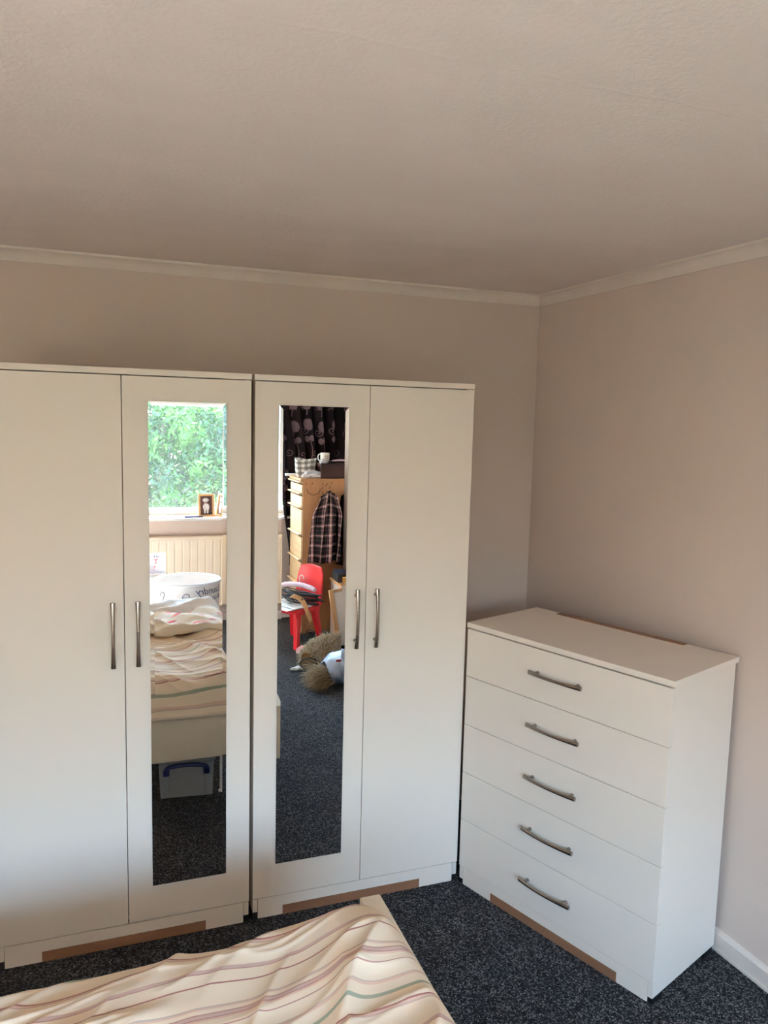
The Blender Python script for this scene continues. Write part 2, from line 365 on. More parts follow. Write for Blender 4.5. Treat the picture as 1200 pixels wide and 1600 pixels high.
HW = 1.82
def mirror_mesh(x0, x1, z0, z1, y):
    b, dp, th = .0125, .0004, .0042
    o = [(x0, z0), (x1, z0), (x1, z1), (x0, z1)]; i = [(x0+b, z0+b), (x1-b, z0+b), (x1-b, z1-b), (x0+b, z1-b)]
    V = [(x, y, z) for x, z in o]+[(x, y-th+dp, z) for x, z in o]+[(x, y-th, z) for x, z in i]
    F = [(8, 9, 10, 11)]+[(4+k, 4+(k+1) % 4, 8+(k+1) % 4, 8+k) for k in range(4)]+[(k, (k+1) % 4, 4+(k+1) % 4, 4+k) for k in range(4)]
    return quad_mesh('mirror', V, F, 'mirror')
def wardrobe(label, xl, xr, xs, yf, mirror_x, mirror_side, hx, strip, depth=.53):
    t = thing('wardrobe', label, 'wardrobe', ((xl+xr)/2, yf, 0)); ox = (xl+xr)/2
    X = lambda x: x-ox
    yb = depth; pt = .016
    for x0 in (xl+.003, xr-.003-pt):
        MB().box(X(x0), .020, .026, X(x0+pt), yb, HW-.0185).box(X(x0), .003, .026, X(x0+pt), .020, .0722).build('side_panel', 'white', t)
    MB().box(X(xl), 0, HW-.0185, X(xr), yb+.004, HW, .0012, 2).build('top_panel', 'white', t)
    MB().box(X(xl+.02), yb-.004, .03, X(xr-.02), yb, HW-.02).build('back_panel', 'carcass_edge', t)
    MB().box(X(xl+.02), .022, .0745, X(xr-.02), yb-.006, .0905).build('bottom_panel', 'white', t)
    MB().box(X(xl+.0205), .003, .001, X(xr-.0205), .018, .0722, .0004, 1).build('plinth', 'white', t)
    MB().box(X(strip[0]), .0018, .0012, X(strip[1]), .0029, .0345).build('protective_strip', 'tape', t)
    for x0 in (xl+.003, xr-.003-pt):
        for y0 in (.006, yb-.05):
            MB().box(X(x0-.001), y0, 0, X(x0+pt+.001), y0+.045, .0258, .001, 1).build('foot', 'black', t)
    for k, (x0, x1) in enumerate(((xl+.002, xs-.0011), (xs+.0011, xr-.002))):
        d = MB().box(X(x0), 0, .0757, X(x1), .017, HW-.0215, .0009, 2).build('door', 'white', t)
        if k == mirror_side:
            link('mirror', mirror_mesh(X(mirror_x[0]), X(mirror_x[1]), .1918, 1.7262, -.0003), d)['label'] = 'tall bevelled mirror panel'
        h = link('handle', H_ME, d, (X(hx[k]), 0, 1.0225), (0, radians(90), 0)); h['label'] = 'brushed nickel bow handle'
    return t
wardrobe('white two-door wardrobe at the frame edge, its mirror reflecting the window and bed', -2.1055, -1.3423, -1.7267, -.5764, (-1.6522, -1.4210), 1, (-1.760, -1.688), (-1.981, -1.486))
wardrobe('white two-door wardrobe beside the chest of drawers, its mirror reflecting a red chair', -1.3332, -.5725, -.9531, -.5724, (-1.2559, -1.0256), 0, (-.9885, -.9185), (-1.228, -.7235))

# ------------------------------------------------------------------ white chest of drawers, turned in the corner
CR = .3637
ch = thing('chest_of_drawers', 'white five-drawer chest with bow handles standing askew in the corner', 'chest of drawers', (-.5724, -.5798, 0))
ch.rotation_euler = (0, 0, CR-pi/2)     # local x runs along the front, local y into the depth
W_, D_, Z_ = .789, .392, .9831
for x0 in (.005, W_-.005-.016):
    MB().box(x0, .018, .020, x0+.016, D_-.012, Z_-.018).box(x0, .003, .020, x0+.016, .018, .0665).build('side_panel', 'white', ch)
MB().box(0, 0, Z_-.018, W_, D_, Z_, .0012, 2).build('top_panel', 'white', ch)
MB().box(.022, D_-.018, .03, W_-.022, D_-.014, Z_-.02).build('back_panel', 'carcass_edge', ch)
MB().box(.0225, .003, .001, W_-.0225, .018, .0662, .0004, 1).build('plinth', 'white', ch)
MB().box(.157, .0018, .0012, .664, .0029, .033).build('protective_strip', 'tape', ch)
MB().box(.114, D_-.030, Z_+.0001, .619, D_-.0005, Z_+.0012).build('protective_strip', 'tape', ch)
for x0 in (.004, W_-.022):
    for y0 in (.006, D_-.075):
        MB().box(x0, y0, 0, x0+.018, y0+.05, .0198, .001, 1).build('foot', 'black', ch)
zs = [.0685, .2500, .4295, .6090, .7880, Z_-.0215]
for k in range(5):
    d = MB().box(.004, 0, zs[k]+.0011, W_-.004, .0165, zs[k+1]-.0011, .0009, 2).build('drawer', 'white', ch)
    b = MB().box(.03, .0166, zs[k]+.02, W_-.03, D_-.03, zs[k+1]-.03).build('drawer_box', 'carcass_edge', d)
    link('handle', H_ME, d, (.3965, 0, (.164, .3455, .5265, .7045, .8825)[k]))['label'] = 'brushed nickel bow handle'

# ------------------------------------------------------------------ bed
BX1, BX0, BY0, BY1, BZ = -1.130, -3.19, -1.258, -2.668, .484
bed = thing('bed_frame', 'cream painted low bed frame by the wardrobes', 'bed', (-2.1, -1.96, 0))
def bb(name, a, bev=.004, mat='bed_white'):
    x0, y0, z0, x1, y1, z1 = a
    return MB().box(x0+2.1, y0+1.96, z0, x1+2.1, y1+1.96, z1, bev, 2).build(name, mat, bed, True)
bb('foot_rail', (BX1-.056, BY1, .250, BX1, BY0, BZ), .006)
bb('side_rail', (BX0, BY0-.118, .252, BX1-.0565, BY0-.092, .452))
bb('side_rail', (BX0, BY1+.092, .252, BX1-.0565, BY1+.118, .452))
bb('headboard', (BX0-.05, BY1, .12, BX0-.001, BY0, 1.02), .01)
for y in (BY0-.20, BY1+.14):
    bb('leg', (BX0-.048, y, 0, BX0-.002, y+.055, .119))
for i in range(12):
    x = BX0+.08+i*.158
    bb('slat', (x, BY1+.12, .305, x+.07, BY0-.12, .320), .002)
bb('centre_rail', (BX0, -1.98, .265, BX1-.06, -1.94, .3045))
for x, y in ((-1.302, -1.545), (-2.3, -1.545), (-1.302, -2.4), (-2.3, -2.4)):
    m_ = MB(); m_.tube([(x+2.1, y+1.96, .0), (x+2.1, y+1.96, .006), (x+2.1, y+1.96, .010), (x+2.1, y+1.96, .3045)], [.015, .015, .0085, .0085], 14)
    o = m_.build('leg', 'upvc', bed, True)
mt = MB().box(BX0+.01, BY1+.125, .321, BX1-.075, BY0-.125, .468, .03, 4).build('mattress', 'mattress', None, True)
tag(mt, 'pale mattress under the striped duvet', 'mattress')

# duvet: one draped sheet, stripes follow its own cloth coordinates
from mathutils import noise as NZ
def ridge(x, y, ang, wl, seed, sharp=1.6):
    u = x*cos(ang)+y*sin(ang); v_ = -x*sin(ang)+y*cos(ang)
    wv = NZ.noise(Vector((u*1.7, v_*1.2, seed)))*.9
    s_ = .5+.5*sin(2*pi*(u/wl+wv)); return s_**sharp*(.45+.55*NZ.noise(Vector((u*2.2+3, v_*1.3, seed+5)))+.25)
def crease(x, y, ang, fl, fc, seed, pw=5):
    u = x*cos(ang)+y*sin(ang); v_ = -x*sin(ang)+y*cos(ang)
    w_ = .05*NZ.noise(Vector((u*3, v_*3, seed+2)))
    n_ = NZ.noise(Vector((u*fl, (v_+w_)*fc, seed))); m_ = .5+.9*NZ.noise(Vector((u*2.1, v_*2.4, seed+9)))
    return (1-min(1, abs(n_)*1.6))**pw*max(0, min(1.2, m_))
def duvet_h(x, y):
    ed = -1.335-y                    # distance in from the wardrobe side
    ef = -1.150-x                    # distance in from the foot
    ew = y+2.60                      # from the window side
    ed = max(0, ed)
    rise = (.137+.020*NZ.noise(Vector((x*1.6, y*1.6, 2.0)))*smoothstep(.05, .3, ed))*(1-math.exp(-ed/.12))
    rise += .036*math.exp(-((x+1.265)/.12)**2)*math.exp(-((ed-.10)/.22)**2)*smoothstep(0, .05, ed)   # bunched corner at the foot
    rise += .016*smoothstep(-1.55, -1.3, x)*smoothstep(0, .12, ed)+.012*smoothstep(.3, .7, ed)
    d1 = .9                          # direction of the long creases
    fold = .024*crease(x, y, d1, 1.1, 4.6, 1.0, 3)+.020*crease(x, y, d1+.25, 1.6, 7.5, 4.0, 4)+.012*crease(x, y, d1-.5, 2.2, 8.5, 7.0, 5)+.010*crease(x, y, .15, 1.5, 9.0, 12.0, 5)
    fold += .010*NZ.noise(Vector((x*7, y*5, 3.3)))
    fold *= smoothstep(.0, .12, ed)*smoothstep(.02, .12, ef)
    b = 1-(1-min(1, max(0, ef/.075)))**2.6; c_ = 1-(1-min(1, max(0, ew/.2)))**2.4
    base = .455+.008*NZ.noise(Vector((x*8, 0, 1.5)))
    return base+(rise+fold)*(b*c_)+.016*smoothstep(.06, 0, ef)
V, F, UV = [], [], []
nx, ny = 300, 260
for j in range(ny+1):
    for i in range(nx+1):
        x = -1.150-(i/nx)**1.15*1.99; y = -1.330-(j/ny)**1.1*1.275
        z = duvet_h(x, y)
        V.append((x, y, z))
        sv = y-(.10*(x+1.24)-.012*NZ.noise(Vector((x*3, y*3, 9))))*smoothstep(-1.33, -1.5, y)
        UV.append((x, -(sv+1.382)+.345*4))
for j in range(ny):
    for i in range(nx):
        a = j*(nx+1)+i; F.append((a, a+1, a+nx+2, a+nx+1))
du = link('duvet', quad_mesh('duvet', V, F, 'duvet', True, UV))
sm = du.modifiers.new('thick', 'SOLIDIFY'); sm.thickness = .018; sm.offset = -1
tag(du, 'cream duvet with dusty rose and sage stripes on the bed', 'duvet')
# folded printed quilt lying over the window side of the bed
def cloth_patch(name, mat, corners, nz, amp, seed, zfun, uvs=1.0, th=.02):
    V, F, UV = [], [], []; n = 46
    c0, c1, c2, c3 = [Vector(c) for c in corners]
    for j in range(n+1):
        for i in range(n+1):
            s_, t_ = i/n, j/n
            p = (c0*(1-s_)+c1*s_)*(1-t_)+(c3*(1-s_)+c2*s_)*t_
            p.x += .02*NZ.noise(Vector((t_*4, s_*4, seed+3))); p.y += .022*NZ.noise(Vector((s_*5, t_*3, seed+7)))
            rim = min(1, min(s_, 1-s_, t_, 1-t_)/.06)
            z = zfun(p.x, p.y)+amp*(ridge(p.x, p.y, 1.4+seed, .16, seed)+.3)*(.35+.65*rim)+.012*rim
            V.append((p.x, p.y, z)); UV.append((s_*uvs, t_*uvs))
    for j in range(n):
        for i in range(n):
            a = j*(n+1)+i; F.append((a, a+1, a+n+2, a+n+1))
    o = link(name, quad_mesh(name, V, F, mat, True, UV)); md = o.modifiers.new('thick', 'SOLIDIFY'); md.thickness = th; md.offset = 1
    return o
q = cloth_patch('quilt', 'quilt', [(-1.97, -2.02, 0), (-1.22, -1.93, 0), (-1.17, -2.30, 0), (-1.93, -2.36, 0)], 40, .034, 1.0, lambda x, y: duvet_h(x, y)+.012, 1.4, .022)
tag(q, 'folded quilt with red floral print lying on the striped duvet', 'quilt')
q2 = cloth_patch('sheet', 'sheet', [(-2.05, -2.30, 0), (-1.21, -2.26, 0), (-1.185, -2.68, 0), (-2.0, -2.69, 0)], 40, .030, 3.0, lambda x, y: max(duvet_h(x, y), .55)+.030, 1, .022)
tag(q2, 'crumpled white sheet on the window side of the bed', 'sheet')

# clear storage box under the bed
sb = thing('storage_box', 'clear plastic storage box with blue handle under the bed', 'storage box', (-1.458, -1.530, 0), radians(6))
def shell(mb, w0, w1, d0, d1, z0, z1, r=.012, n=5):
    def rr(w, d, z):
        out = []
        for cx, cy, a0 in ((w/2-r, d-r, 0), (-w/2+r, d-r, 90), (-w/2+r, r, 180), (w/2-r, r, 270)):
            for k in range(n+1):
                a = radians(a0+90*k/n); out.append(Vector((cx+r*cos(a), -cy-r*sin(a)+0, z)))
        return out
    mb.rings([rr(w0, d0, z0), rr(w1, d1, z1)], True, False); mb.bm.faces.new([mb.bm.verts.new(p) for p in rr(w0, d0, z0)])
    return mb
shell(MB(), .225, .24, .33, .345, .002, .165).build('bin', 'clear_pp', sb, True)
for x in (-.095, .095):
    MB().box(x-.016, .0015, .004, x+.016, .006, .16, .002, 1).build('rib', 'clear_pp', sb)
MB().box(-.128, -.352, .166, .128, .008, .184, .006, 2).build('lid', 'clear_pp', sb, True)
hp = spline([(-.092, .012, .112), (-.090, .016, .136), (-.072, .02, .152), (0, .022, .160), (.072, .02, .152), (.090, .016, .136), (.092, .012, .112)], 6)
hd = MB().tube(hp, .0095, 10).build('carry_handle', 'navy', sb, True); hd['label'] = 'navy blue carry handle'
for x in (-.085, .085):
    MB().box(x-.012, .007, .108, x+.012, .015, .146, .003, 2).build('clip', 'navy', sb)
for k in range(7):
    x, y, z = random.uniform(-.08, .08), random.uniform(-.28, -.04), .02
    MB().tube(spline([(x-.03, y, z), (x, y+.02, z+.05), (x+.03, y-.01, z+.09), (x+.02, y-.03, z+.03)], 5), .014, 8).build('stored_cloth', 'sheet' if k % 2 else 'straw', sb, True)

# ------------------------------------------------------------------ laundry tub and carton between bed and window
lt = thing('laundry_tub', 'round white laundry tub with handwritten lettering beside the bed', 'laundry tub', (-1.305, -2.965, 0))
R_ = .196
MB().lathe([(.150, .004), (.158, .0), (.176, .3), (.190, .688), (.186, .688), (.172, .3), (.152, .012), (.0005, .012)], 48).build('body', 'card', lt, True)
rim = [(R_*.965+.008*cos(a), .692+.008*sin(a)) for a in [2*pi*k/10 for k in range(11)]]
MB().lathe(rim, 48).build('rim', 'upvc', lt, True)
def text_mesh(txt, size, mat, curve=None, shear=0.0, extr=.0005):
    cu = bpy.data.curves.new('txt', 'FONT'); cu.body = txt; cu.size = size; cu.extrude = extr; cu.align_x = 'CENTER'; cu.shear = shear
    o = bpy.data.objects.new('txt', cu); COL.objects.link(o)
    dg = bpy.context.evaluated_depsgraph_get(); me = bpy.data.meshes.new_from_object(o.evaluated_get(dg))
    bpy.data.objects.remove(o); bpy.data.curves.remove(cu)
    me.materials.clear(); me.materials.append(M[mat]); return me
def wrap_text(txt, size, ang, z, mat, shear=.3):
    me = text_mesh(txt, size, mat, shear=shear)
    for v in me.vertices:
        r = .1765+(z+v.co.y-.3)*(.0140/.388)+.0008+v.co.z
        a = ang+v.co.x/r; v.co = Vector((r*cos(a), r*sin(a), z+v.co.y))
    return link('lettering', me, lt)
wrap_text('Laundry', .060, radians(52), .632, 'blue_ink')
wrap_text('& co', .045, radians(34), .588, 'blue_ink')
for ang in (100, 150):         # printed coat-hanger hooks
    pts = []
    for k in range(22):
        u = k/21; a2 = -pi*.1+u*pi*1.35
        px, pz = (.022*cos(a2), .62+.022*sin(a2)) if u < .7 else (.022*cos(-pi*.1+.7*pi*1.35)*(1-(u-.7)/.3), .62+.022*sin(-pi*.1+.7*pi*1.35)-(u-.7)*.14)
        r = .1765+(pz-.3)*(.0140/.388)+.001; a = radians(ang)+px/r; pts.append((r*cos(a), r*sin(a), pz))
    MB().tube(pts, .0022, 6).build('printed_hook', 'blue_ink', lt, True)
ct = thing('carton', 'tall white carton with red lettering and a paper label near the radiator', 'carton', (-1.585, -3.55, 0), radians(-4))
MB().box(-.20, -.13, 0, .19, .13, .595, .003, 1).build('box_body', 'card', ct)
MB().box(-.15, -.128, .597, .20, -.124, .742).build('flap', 'paper', ct)
MB().box(.03, .1305, .36, .18, .1312, .58).build('paper_label', 'paper', ct)
for tx, z, x, mt_ in (('TO', .615, .10, 'red_ink'), ('TY', .665, .12, 'red_ink'), ('ref 8', .712, .14, 'ink')):
    me = text_mesh(tx, .05 if mt_ == 'red_ink' else .022, mt_)
    link('lettering', me, ct, (x, -.1235, z), (radians(90), 0, pi))

# ------------------------------------------------------------------ radiator and sill things
rd = thing('radiator', 'cream panel radiator with vertical flutes under the window', 'radiator', (-1.45, YF, 0))
RW, RZ0, RZ1 = .86, .15, .735
pr = []; k = 0; x = -RW
flu = .0605
V = []
xs_ = []
while x < RW-.001:
    xs_ += [(x, 0), (x+.006, 0), (x+.011, -.006), (x+.017, -.006), (x+.022, 0)]; x += flu
xs_ += [(RW, 0)]
for z, o in ((RZ0, -.012), (RZ0+.012, 0), (RZ0+.04, 0), (RZ1-.05, 0), (RZ1-.022, -.002), (RZ1-.018, -.004)):
    V.append([Vector((a, .105+(b if RZ0+.03 < z < RZ1-.04 else 0)+o, z)) for a, b in xs_])
MB().rings(V, False, False).build('front_panel', 'radiator', rd)
MB().box(-RW, .03, RZ0+.01, RW, .09, RZ1-.03, .004, 1).build('core', 'radiator', rd)
MB().box(-RW-.004, .026, RZ1-.017, RW+.004, .112, RZ1, .006, 2).build('top_cover', 'radiator', rd, True)
for x in (-RW-.004, RW-.008):
    MB().box(x, .03, RZ0+.01, x+.012, .103, RZ1-.018, .003, 1).build('side_cover', 'radiator', rd)
for x in (-RW-.04, RW+.04):
    MB().tube([(x, .06, 0), (x, .06, .15), (x, .06, .17)], .0075, 10).build('pipe', 'upvc', rd, True)
    v_ = MB(); v_.tube([(x, .06, .165), (x, .06, .20), (x, .06, .22), (x, .06, .26)], [.012, .012, .017, .015], 14); v_.tube([(x, .06, .185), (x*.93, .06, .185)], .008, 10); v_.build('valve', 'upvc', rd, True)
for x in (-.6, .6):
    MB().box(x-.02, .001, .25, x+.02, .03, .65, .002, 1).build('bracket', 'radiator', rd)

def photo_frame(name, label, x, y, w_, h_, rz, tilt=-.14):
    t = thing(name, label, 'picture frame', (x, y, SILL), rz)
    b_ = .017
    fr = MB()
    for a in ((-w_/2, 0, w_/2, b_), (-w_/2, h_-b_, w_/2, h_), (-w_/2, b_, -w_/2+b_, h_-b_), (w_/2-b_, b_, w_/2, h_-b_)):
        fr.box(a[0], -.008, a[1], a[2], .008, a[3], .002, 2)
    mt_ = Matrix.Rotation(-tilt, 4, 'X')
    def put(o): o.matrix_local = mt_ @ Matrix.Translation((0, 0, .002)); return o
    put(fr.build('frame', 'wood', t, True))
    ph = MB().box(-w_/2+b_, -.003, b_, w_/2-b_, .001, h_-b_).build('photo', 'photo_dark', t); put(ph)
    pp = MB()                          # pale blurred figure on the print: head, torso, two legs
    cx, s_ = .0, h_
    def blob(cx, cz, rx, rz_, n=14): pp.poly([(cx+rx*cos(2*pi*k/n), .0016, cz+rz_*sin(2*pi*k/n)) for k in range(n)])
    blob(-.004, s_*.73, .026, .016)
    pp.poly([(-.026, .0017, s_*.34), (.022, .0017, s_*.32), (.026, .0017, s_*.46), (.014, .0017, s_*.57), (-.016, .0017, s_*.58), (-.028, .0017, s_*.48)])
    pp.poly([(-.018, .0018, s_*.14), (-.007, .0018, s_*.14), (-.003, .0018, s_*.345), (-.020, .0018, s_*.35)])
    pp.poly([(.004, .0018, s_*.14), (.014, .0018, s_*.14), (.018, .0018, s_*.335), (.001, .0018, s_*.34)])
    hd_ = MB(); hd_.poly([(-.006+.013*cos(2*pi*k/14), .0015, s_*.645+.017*sin(2*pi*k/14)) for k in range(14)]); put(hd_.build('print_face', 'photo_mid', t))
    o = pp.build('print_figure', 'photo_light', ph); o['label'] = 'pale figure on the print'
    st = MB().box(-.012, -.002, .0, .012, .002, h_*.62, .001, 1).build('strut', 'wood', t); st.matrix_local = Matrix.Translation((0, -.068, .001)) @ Matrix.Rotation(-.38, 4, 'X')
    return t
photo_frame('picture_frame', 'small wooden picture frame showing a photo, facing the room on the windowsill', -1.010, -4.525, .130, .185, radians(-4))
photo_frame('picture_frame', 'wooden picture frame on the windowsill, cut by the mirror\'s edge near the wardrobe handle', -1.500, -4.53, .13, .20, radians(0))
photo_frame('picture_frame', 'wooden picture frame turned nearly edge-on beside the small photo frame', -.905, -4.53, .13, .19, radians(74))
pn = MB().tube([(-1.19, -4.475, SILL+.007), (-1.185, -4.475, SILL+.007), (-1.135, -4.478, SILL+.007), (-1.05, -4.483, SILL+.007), (-1.04, -4.484, SILL+.007)], [.004, .0068, .0068, .0055, .002], 10).build('pen', 'navy', None, True)
tag(pn, 'dark blue pen lying on the windowsill left of the photo frame', 'pen')
for i, (x, l_, lab) in enumerate(((-1.36, .06, 'crumpled silver wrapper on the windowsill, further from the pen'), (-1.26, .035, 'small silver wrapper on the windowsill, next to the pen'))):
    v_ = MB(); t = bmesh.new(); bmesh.ops.create_icosphere(t, subdivisions=3, radius=1)
    for q_ in t.verts:
        n_ = 1+.35*NZ.noise(q_.co*2.3+Vector((i*5, 0, 0))); q_.co = Vector((q_.co.x*l_*n_, q_.co.y*.016*n_, max(-.009, q_.co.z*.009*n_)))
    v_.add(t); o = v_.build('wrapper', 'foil', None, False, (x, -4.475, SILL+.0092)); tag(o, lab, 'wrapper')

# ------------------------------------------------------------------ curtain (black, printed) at the right of the window
cu = thing('curtain', 'black curtain with taupe circles and scrolls hanging at the window', 'curtain', (0, -4.435, 0))
def cl(z): return -.475+.070*smoothstep(1.8, 1.4, z)+.065*smoothstep(1.1, .5, z)
def cpos(u, z, off=0.0):
    """u: metres of cloth from the left edge"""
    x0 = cl(z); L = .95; x1 = .19
    s_ = u/L; ph = 2*pi*(s_*7.0)
    amp = .020*(.6+.4*smoothstep(2.0, 1.2, z))
    x = x0+(x1-x0)*(s_+.018*sin(ph*1.0+1.0)); y = amp*sin(ph+.25*sin(z*3))-.02
    return Vector((x, y+off, z))
V = []
ZT, ZB = 2.12, .47
for j in range(61):
    z = ZT+(ZB-ZT)*j/60; V.append([cpos(.95*i/140, z) for i in range(141)])
MB().rings(V, False, False).build('cloth', 'curtain', cu, True)
pm = MB()
def dec(pts): pm.poly([cpos(max(.002, min(.948, a)), b, .0016) for a, b in pts])
def disc(cx, cz, rx, rz_):
    n = 10            # strips, so the disc follows the folds
    for k in range(n):
        a0, a1 = -1+2*k/n, -1+2*(k+1)/n; h0, h1 = math.sqrt(max(0, 1-a0*a0)), math.sqrt(max(0, 1-a1*a1))
        if cx+a1*rx < .01 or cx+a0*rx > .94: continue
        p = [(cx+a0*rx, cz-h0*rz_), (cx+a1*rx, cz-h1*rz_), (cx+a1*rx, cz+h1*rz_), (cx+a0*rx, cz+h0*rz_)]
        q_ = []
        for t_ in p:
            if not q_ or (abs(t_[0]-q_[-1][0])+abs(t_[1]-q_[-1][1])) > 1e-5: q_.append(t_)
        if len(q_) >= 3: dec(q_)
def stroke(pts, wd_):
    for (a, b), (c_, d_) in zip(pts, pts[1:]):
        if min(a, c_) < .01 or max(a, c_) > .94: continue
        l_ = math.hypot(c_-a, d_-b) or 1; nx_, nz_ = -(d_-b)/l_*wd_, (c_-a)/l_*wd_
        dec([(a-nx_, b-nz_), (c_-nx_, d_-nz_), (c_+nx_, d_+nz_), (a+nx_, b+nz_)])
for kx, cx in enumerate((.07, .235, .40, .565, .73, .895)):
    for kz in range(5):
        z0 = 1.66-.42*kz+(.0 if kx % 2 == 0 else -.02)+.42
        disc(cx, z0, .040, .048)
        for s_ in (-1, 1): disc(cx+.02*s_-.005, z0-.118+.004*s_, .022, .026)
        stem = [(cx+.01*sin(t_*4), z0-.14-.20*t_) for t_ in [k/12 for k in range(13)]]
        stroke(stem, .0035)
        for s_, zc in ((1, z0-.235), (-1, z0-.05)):
            sp_ = []
            for k in range(40):
                a = k/39*4.6*pi*.62; r_ = .036*(1-k/46)
                sp_.append((cx+s_*(.042+r_*cos(a+2.6)), zc+r_*sin(a+2.6)))
            stroke(sp_, .0032)
pm.build('print', 'curtain_print', cu)['label'] = 'taupe printed circles and scrolls'
cp = thing('curtain_pole', 'slim white curtain pole above the window', 'curtain pole', (-1.5, -4.43, 2.14))
MB().tube([(-2.1, 0, 0), (1.72, 0, 0)], .011, 12).build('pole', 'upvc', cp, True)
for x in (-2.0, -.1, 1.6):
    MB().tube([(x, -.119, 0), (x, -.05, 0), (x, .005, 0)], [.016, .008, .010], 10).build('bracket', 'upvc', cp, True)

# ------------------------------------------------------------------ oak tallboy by the window
tb = thing('tallboy', 'tall oak chest of drawers with a dotted smile drawn on its side', 'chest of drawers', (-.345, -3.985, 0))
TD, TW, TH = .46, .385, 1.240      # depth (x), width (y, away), height
MB().box(.012, -.018, 0, TD, 0, TH-.02, .0015, 1).build('side_panel', 'oak', tb)
MB().box(.012, -TW, 0, TD, -TW+.018, TH-.02, .0015, 1).build('side_panel', 'oak', tb)
MB().box(-.010, -TW-.006, TH-.02, TD, .006, TH, .002, 2).build('top_panel', 'oak', tb)
MB().box(TD-.006, -TW+.02, .02, TD, -.02, TH-.02).build('back_panel', 'oak', tb)
MB().box(.014, -TW+.018, 0, .03, -.018, .06).build('plinth', 'oak', tb)
dz = [.065, .21, .405, .605, .805, 1.02, 1.128, TH-.022]
for a, b in zip(dz, dz[1:]):
    d = MB().box(.0, -TW+.002, a+.002, .017, -.002, b-.030, .0012, 1).build('drawer', 'lit_oak', tb)
    lp = [(.010, b-.018), (-.022, b-.012), (-.026, b-.006), (-.018, b-.002), (.010, b-.002)]
    MB().rings([[Vector((x, y, z)) for x, z in lp] for y in (-TW+.002, .001)]).build('lip', 'lit_oak', d)
# dotted smile in marker pen
dm = MB()
def dash(x, z, ang, l_=.012):
    dx, dz_ = cos(ang)*l_, sin(ang)*l_; ox_, oz_ = -sin(ang)*.0022, cos(ang)*.0022
    dm.poly([(x-dx-ox_, .0006, z-dz_-oz_), (x+dx-ox_, .0006, z+dz_-oz_), (x+dx+ox_, .0006, z+dz_+oz_), (x-dx+ox_, .0006, z-dz_+oz_)])
for k in range(7):
    a = pi+.15+k*(pi-.3)/6; dash(.095+.052*cos(a), 1.155+.042*sin(a), a+pi/2)
for x, z, a in ((.035, 1.20, .9), (.085, 1.20, 1.0), (.17, 1.195, 1.5), (.168, 1.165, 1.5), (.165, 1.13, 1.4), (.162, 1.10, 1.3), (.205, 1.20, 1.0), (.195, 1.185, .8), (.24, 1.205, 1.0), (.225, 1.17, 1.1)): dash(x, z, a, .009)
dmo = dm.build('marker_drawing', 'ink', tb); dmo['label'] = 'dotted smile in dark marker'; dmo['kind'] = 'stuff'
TT = TH
# things on the tallboy
hb = thing('fabric_basket', 'grey and white gingham fabric basket on the oak tallboy', 'basket', (-.268, -4.190, TT), radians(8)); hb.scale = (.88, .88, .96)
V, F, UV = [], [], []
n = 48; prof_ = [(.070, .0), (.082, .004), (.094, .07), (.100, .15), (.096, .152), (.088, .07), (.075, .012)]
for j, (r, z) in enumerate(prof_):
    for k in range(n+1):
        a = 2*pi*k/n; sq = 1/max(abs(cos(a)), abs(sin(a)))**.55
        wob = 1+.03*sin(3*a+1)*z/.15; zz = z*(1+.06*sin(2*a+.6))
        V.append((r*sq*cos(a)*wob, r*.8*sq*sin(a)*wob, zz)); UV.append((k/n*11, z*22+.0))
for j in range(len(prof_)-1):
    for k in range(n):
        a = j*(n+1)+k; F.append((a, a+1, a+n+2, a+n+1))
b_ = len(V); F.append(tuple(range(0, n))); link('basket_wall', quad_mesh('basket_wall', V, F, 'gingham', True, UV), hb)
MB().tube(spline([(-.06, .086, .055), (-.03, .094, .03), (0, .096, .045), (.02, .095, .075), (.04, .095, .10)], 6), .0022, 6).build('tie_string', 'ink', hb, True)
bx = thing('keepsake_box', 'dark brown lidded box on the oak tallboy below the mug', 'box', (-.070, -4.085, TT), radians(2))
MB().box(-.112, -.085, 0, .20, .085, .088, .003, 2).build('base', 'brown_box', bx)
MB().box(-.116, -.089, .0885, .204, .089, .118, .003, 2).build('lid', 'brown_box', bx)
BT = TT+.118
mg = thing('mug', 'white china mug with printed lettering standing on the brown box', 'mug', (-.135, -4.085, BT))
MB().lathe([(.0005, .002), (.030, .002), (.033, .0), (.035, .004), (.037, .08), (.0345, .081), (.032, .008), (.0005, .008)], 32).build('cup', 'china', mg, True)
MB().tube(spline([(-.033, .004, .068), (-.052, .008, .068), (-.060, .01, .045), (-.052, .008, .022), (-.033, .004, .016)], 6), .0048, 10).build('handle', 'china', mg, True)
for k in range(3):
    me = text_mesh(('made', 'with', 'love')[k], .017, 'ink')
    for v in me.vertices:
        a = radians(84)+v.co.x/.037; v.co = Vector(((.0372+v.co.z)*cos(a), (.0372+v.co.z)*sin(a), .052-.018*k+v.co.y))
    link('lettering', me, mg)
hbz = thing('hairbrush', 'pale hairbrush lying across the brown box beside the mug', 'hairbrush', (-.015, -4.045, BT), radians(-6))
MB().tube(spline([(-.075, 0, .020), (-.03, 0, .024), (.02, 0, .023), (.07, 0, .018)], 5), [.004+.004*abs(sin(k*.16)) for k in range(16)], 10).build('grip', 'lilac', hbz, True)
MB().box(-.10, -.018, .004, -.05, .018, .018, .005, 2).build('bristle_head', 'black', hbz, True)
tr = thing('makeup_palette', 'flat black palette lying on the brown box at the mirror\'s edge', 'palette', (.075, -4.12, BT), radians(8))
MB().box(-.09, -.03, 0, .09, .03, .012, .003, 2).build('case', 'black', tr); MB().box(-.085, -.026, .0123, .085, .026, .02, .003, 2).build('lid', 'dark_blue', tr)
